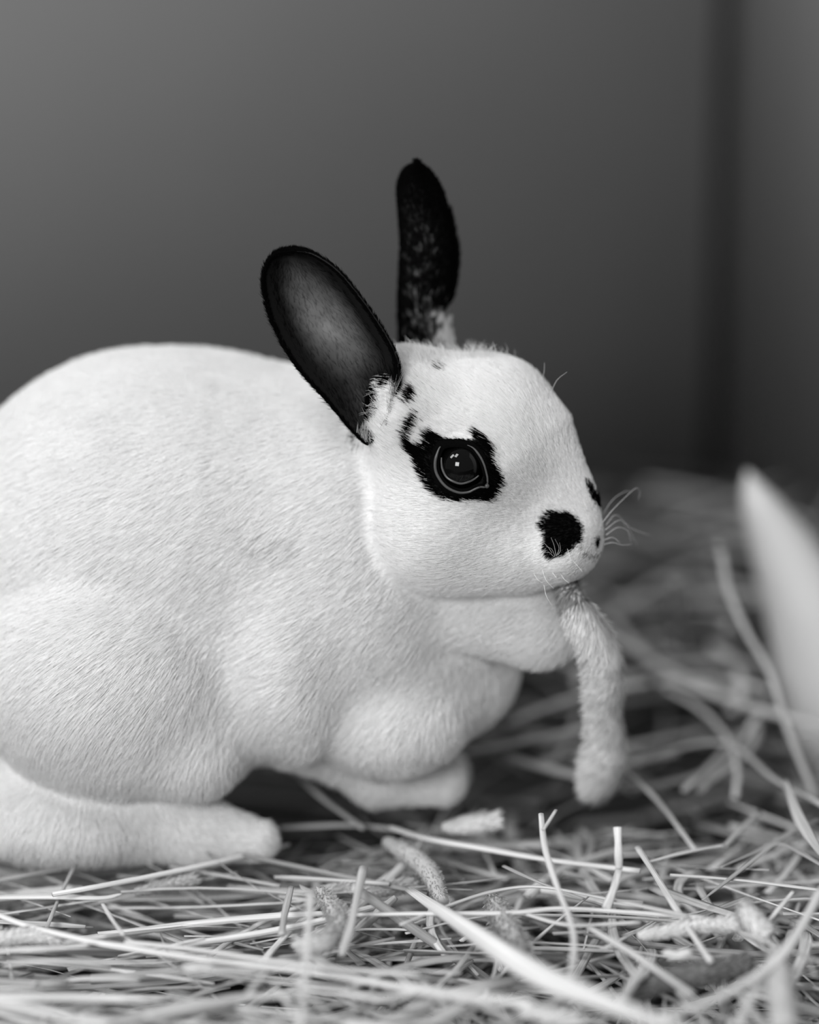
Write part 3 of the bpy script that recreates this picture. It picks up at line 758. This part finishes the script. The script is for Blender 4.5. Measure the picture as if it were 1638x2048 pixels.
for i, (sc, p, w, tone_, fl) in enumerate(cand):
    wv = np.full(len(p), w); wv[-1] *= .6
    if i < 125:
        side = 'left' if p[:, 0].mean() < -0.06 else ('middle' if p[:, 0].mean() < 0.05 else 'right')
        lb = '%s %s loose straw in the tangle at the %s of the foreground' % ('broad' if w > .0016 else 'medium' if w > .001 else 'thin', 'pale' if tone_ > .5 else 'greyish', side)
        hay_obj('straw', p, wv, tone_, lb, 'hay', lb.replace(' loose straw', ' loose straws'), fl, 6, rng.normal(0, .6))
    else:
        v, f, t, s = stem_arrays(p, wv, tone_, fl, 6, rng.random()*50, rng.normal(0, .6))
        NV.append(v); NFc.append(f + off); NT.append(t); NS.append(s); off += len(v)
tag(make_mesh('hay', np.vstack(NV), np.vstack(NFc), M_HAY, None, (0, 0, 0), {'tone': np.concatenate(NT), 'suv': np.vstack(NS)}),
    'thick bed of tangled dry hay covering the floor of the pen', 'hay', None, 'stuff')

M_SEED = hair_material('seed_bristle'); M_SEED.node_tree.nodes['Mix Shader'].inputs[0].default_value = 0.25
# seed heads: a lumpy core bristling with spikelets
def seed_head(label, P, radii, tone_, nb, blen=0.0022, bang=0.5, swirl=0.0, name='seed_head', lump=0.12):
    P = np.asarray(P); n = 40; path = catmull(P, n); rad = np.interp(np.linspace(0, 1, n), np.linspace(0, 1, len(radii)), radii)
    org = path[-1].copy()
    root = empty(name, org); tag(root, label, 'seed head')
    rr = rad*0.88
    v, f = tube(path, rr, 14, 1.0, (0.1, 0.3, 1))
    nrm = unit(v - np.repeat(path, 14, 0)); v = v + nrm*(vnoise(v, 500)*rad.mean()*lump)[:, None]
    make_mesh('core', v, f, M_SEED, root, org, {'tone': np.full(len(v), tone_), 'suv': v*900})
    # spikelets
    k = rng.random(nb)*(n-1.01); i = k.astype(int); fr = (k-i)[:, None]
    c = path[i]*(1-fr) + path[i+1]*fr; ax = unit(path[i+1]-path[i]); rd = (rr[i]*(1-fr[:, 0]) + rr[i+1]*fr[:, 0])[:, None]
    s = unit(np.cross(ax, np.array([0.1, .3, 1.0]))); u = np.cross(s, ax); th = rng.random((nb, 1))*2*math.pi
    nr = s*np.cos(th) + u*np.sin(th); tg = np.cross(ax, nr)
    if swirl: ph = np.cos(th[:, 0] - k/n*2*math.pi*2.6); gro = np.exp(-((ph-1)/0.06)**2); rd = rd*(1 - 0.16*gro[:, None])
    b0 = c + nr*rd*0.95
    dr = unit(ax*math.cos(bang) + nr*math.sin(bang)*0.7 + tg*swirl + rng.normal(0, .16, (nb, 3)))
    L = blen*rng.uniform(.6, 1.25, (nb, 1)); wd = np.cross(dr, nr); wd = unit(wd)*min(blen*0.11, .00035)*(0.6 if swirl else 1)
    a1, a2 = b0 - wd, b0 + wd; m1 = b0 + dr*L*0.55 + wd*0.9 + nr*blen*.05; m2 = b0 + dr*L*0.55 - wd*0.9 + nr*blen*.05; tp = b0 + dr*L + nr*blen*0.06
    v = np.stack([a1, a2, m1, m2, tp - wd*.15, tp + wd*.15], 1).reshape(-1, 3)
    o = (np.arange(nb)*6)[:, None]; f = np.vstack([o + np.array([0, 1, 2, 3]), o + np.array([3, 2, 5, 4])])
    tn = np.repeat(np.clip(rng.normal(tone_*1.1, .07, nb)*(np.where(k < 0.16*n, 0.45, 1.0)*(1 - .3*gro)*rng.uniform(.55, 1.05, nb) if swirl else 1.0), .05, .9), 6)
    make_mesh('spikelets', v, f, M_SEED, root, org, {'tone': tn, 'suv': v*400}, smooth=False)['kind'] = 'stuff'
    return root
g = ground
S = .00021
hp = [pix(1132,1150,.078), pix(1140,1195,.068), pix(1165,1245,.066), pix(1200,1310,.070), pix(1207,1370,.076), pix(1203,1430,.082), pix(1208,1490,.088), pix(1200,1540,.094), pix(1186,1585,.10)]
seed_head('long cream seed head hanging from the rabbit mouth down to the hay', hp, [a*S for a in (16, 24, 34, 41, 45, 46, 46, 37, 42, 48, 53, 44, 15)], .95, 8000, .0058, .34, 0.9)
seed_head('fluffy pale seed tip on a thin stem just below the front paws', [g(885,1655,.014), g(920,1652,.015), g(955,1648,.016), g(995,1642,.017)], [10*S, 21*S, 24*S, 20*S], .74, 700, .0036, .35)
seed_head('curved pale seed head below the front paws, left of the square-ended stalk', [g(775,1685,.008), g(820,1712,.010), g(860,1748,.010), g(885,1805,.008)], [15*S, 22*S, 22*S, 14*S], .62, 1100, .0022, .5)
seed_head('curled bristly seed head right behind the tall upright stalk', [g(640,1785,.008), g(668,1820,.010), g(680,1850,.010), g(650,1885,.010), g(600,1890,.008)], [14*S, 20*S, 20*S, 20*S, 12*S], .66, 1300, .0034, .6)
seed_head('bristly seed head below the end of the dark-edged split stem', [g(985,1795,.008), g(1000,1830,.009), g(1020,1865,.009), g(1045,1900,.008)], [14*S, 24*S, 24*S, 16*S], .62, 1100, .0034, .6)
seed_head('long thin pale seed head under the long level stalk at right', [g(1275,1872,.010), g(1340,1862,.011), g(1400,1852,.011), g(1490,1848,.012)], [8*S, 14*S, 15*S, 18*S], .74, 1000, .0028, .6)
seed_head('bright pointed seed tip standing near the right edge', [g(1485,1805,.020), g(1500,1835,.018), g(1535,1875,.012)], [10*S, 26*S, 24*S], .76, 700, .0032, .6)
seed_head('blurred upright seed head in the bottom right corner', [g(1555,1905,.020), g(1560,1960,.020), g(1568,2055,.016)], [22*S, 28*S, 28*S], .68, 900, .0026, .5)
seed_head('dark grey seed head lying low at the bottom right', [g(1255,1998,.000), g(1330,1962,.004), g(1400,1950,.004), g(1495,1925,.002)], [16*S, 26*S, 26*S, 20*S], .22, 1500, .0026, .5)
seed_head('pale seed head half hidden under stems at the left edge', [g(-10,1880,.006), g(60,1872,.007), g(120,1880,.006)], [16*S, 18*S, 12*S], .70, 800, .0026, .5)
seed_head('blurred lumpy seed head lying level behind the upright grey stalk', [g(640,1785,.0), g(700,1778,.002), g(760,1778,.002), g(825,1770,.0)], [14*S, 18*S, 18*S, 14*S], .50, 900, .0026, .5, lump=.3)
seed_head('short grey seed head in the shade under the hind foot', [g(270,1785,.0), g(330,1770,.002), g(388,1758,.002)], [9*S, 14*S, 15*S], .50, 600, .0024, .4)
seed_head('small cut seed tip lying left of the tall stalk near the bottom', [g(368,1937,.014), g(392,1937,.014), g(418,1937,.014)], [9*S, 11*S, 9*S], .72, 300, .0022, .5)

# ------------------------------------------------------------------ the soft white shape at the right edge
def leaf_solid(name, prof, mat, tone_, thick, Y0):
    """prof: (cx, cy, half width px, half thickness m) down the axis; an ear-like rounded body"""
    c = catmull([pix(a, b_, Y0 + dy) for a, b_, w, th, dy in prof], 40); w = np.interp(np.linspace(0, 1, 40), np.linspace(0, 1, len(prof)), [p[2] for p in prof])*scl(Y0)
    th = np.interp(np.linspace(0, 1, 40), np.linspace(0, 1, len(prof)), [p[3] for p in prof])
    v = []; f = []; S_ = 28
    t = unit(np.gradient(c, axis=0)); s = unit(np.cross(t, np.array([0, 1.0, 0]))); d = np.cross(s, t)
    for i in range(40):
        for k in range(S_):
            a = 2*math.pi*k/S_; v.append(c[i] + s[i]*w[i]*math.cos(a) + d[i]*th[i]*math.sin(a))
    for i in range(39):
        for k in range(S_): f.append((i*S_+k, (i+1)*S_+k, (i+1)*S_+(k+1) % S_, i*S_+(k+1) % S_))
    for k in range(1, S_-2, 2):
        f.append((0, k, k+1, k+2)); f.append((39*S_, 39*S_+k+2, 39*S_+k+1, 39*S_+k))
    return make_mesh(name, v, f, mat, None, (0, 0, 0), {'tone': np.full(len(v), tone_)})
wo = leaf_solid('white_object', [(1495,945,4,.003,0), (1515,1000,34,.014,0), (1560,1090,62,.02,0), (1610,1200,86,.026,0), (1655,1320,110,.030,0), (1700,1430,132,.032,0), (1750,1540,130,.028,0)], M_SKIN, .74, .03, .33)
tag(wo, 'soft white tapering object leaning in at the right edge, far out of focus', 'object')
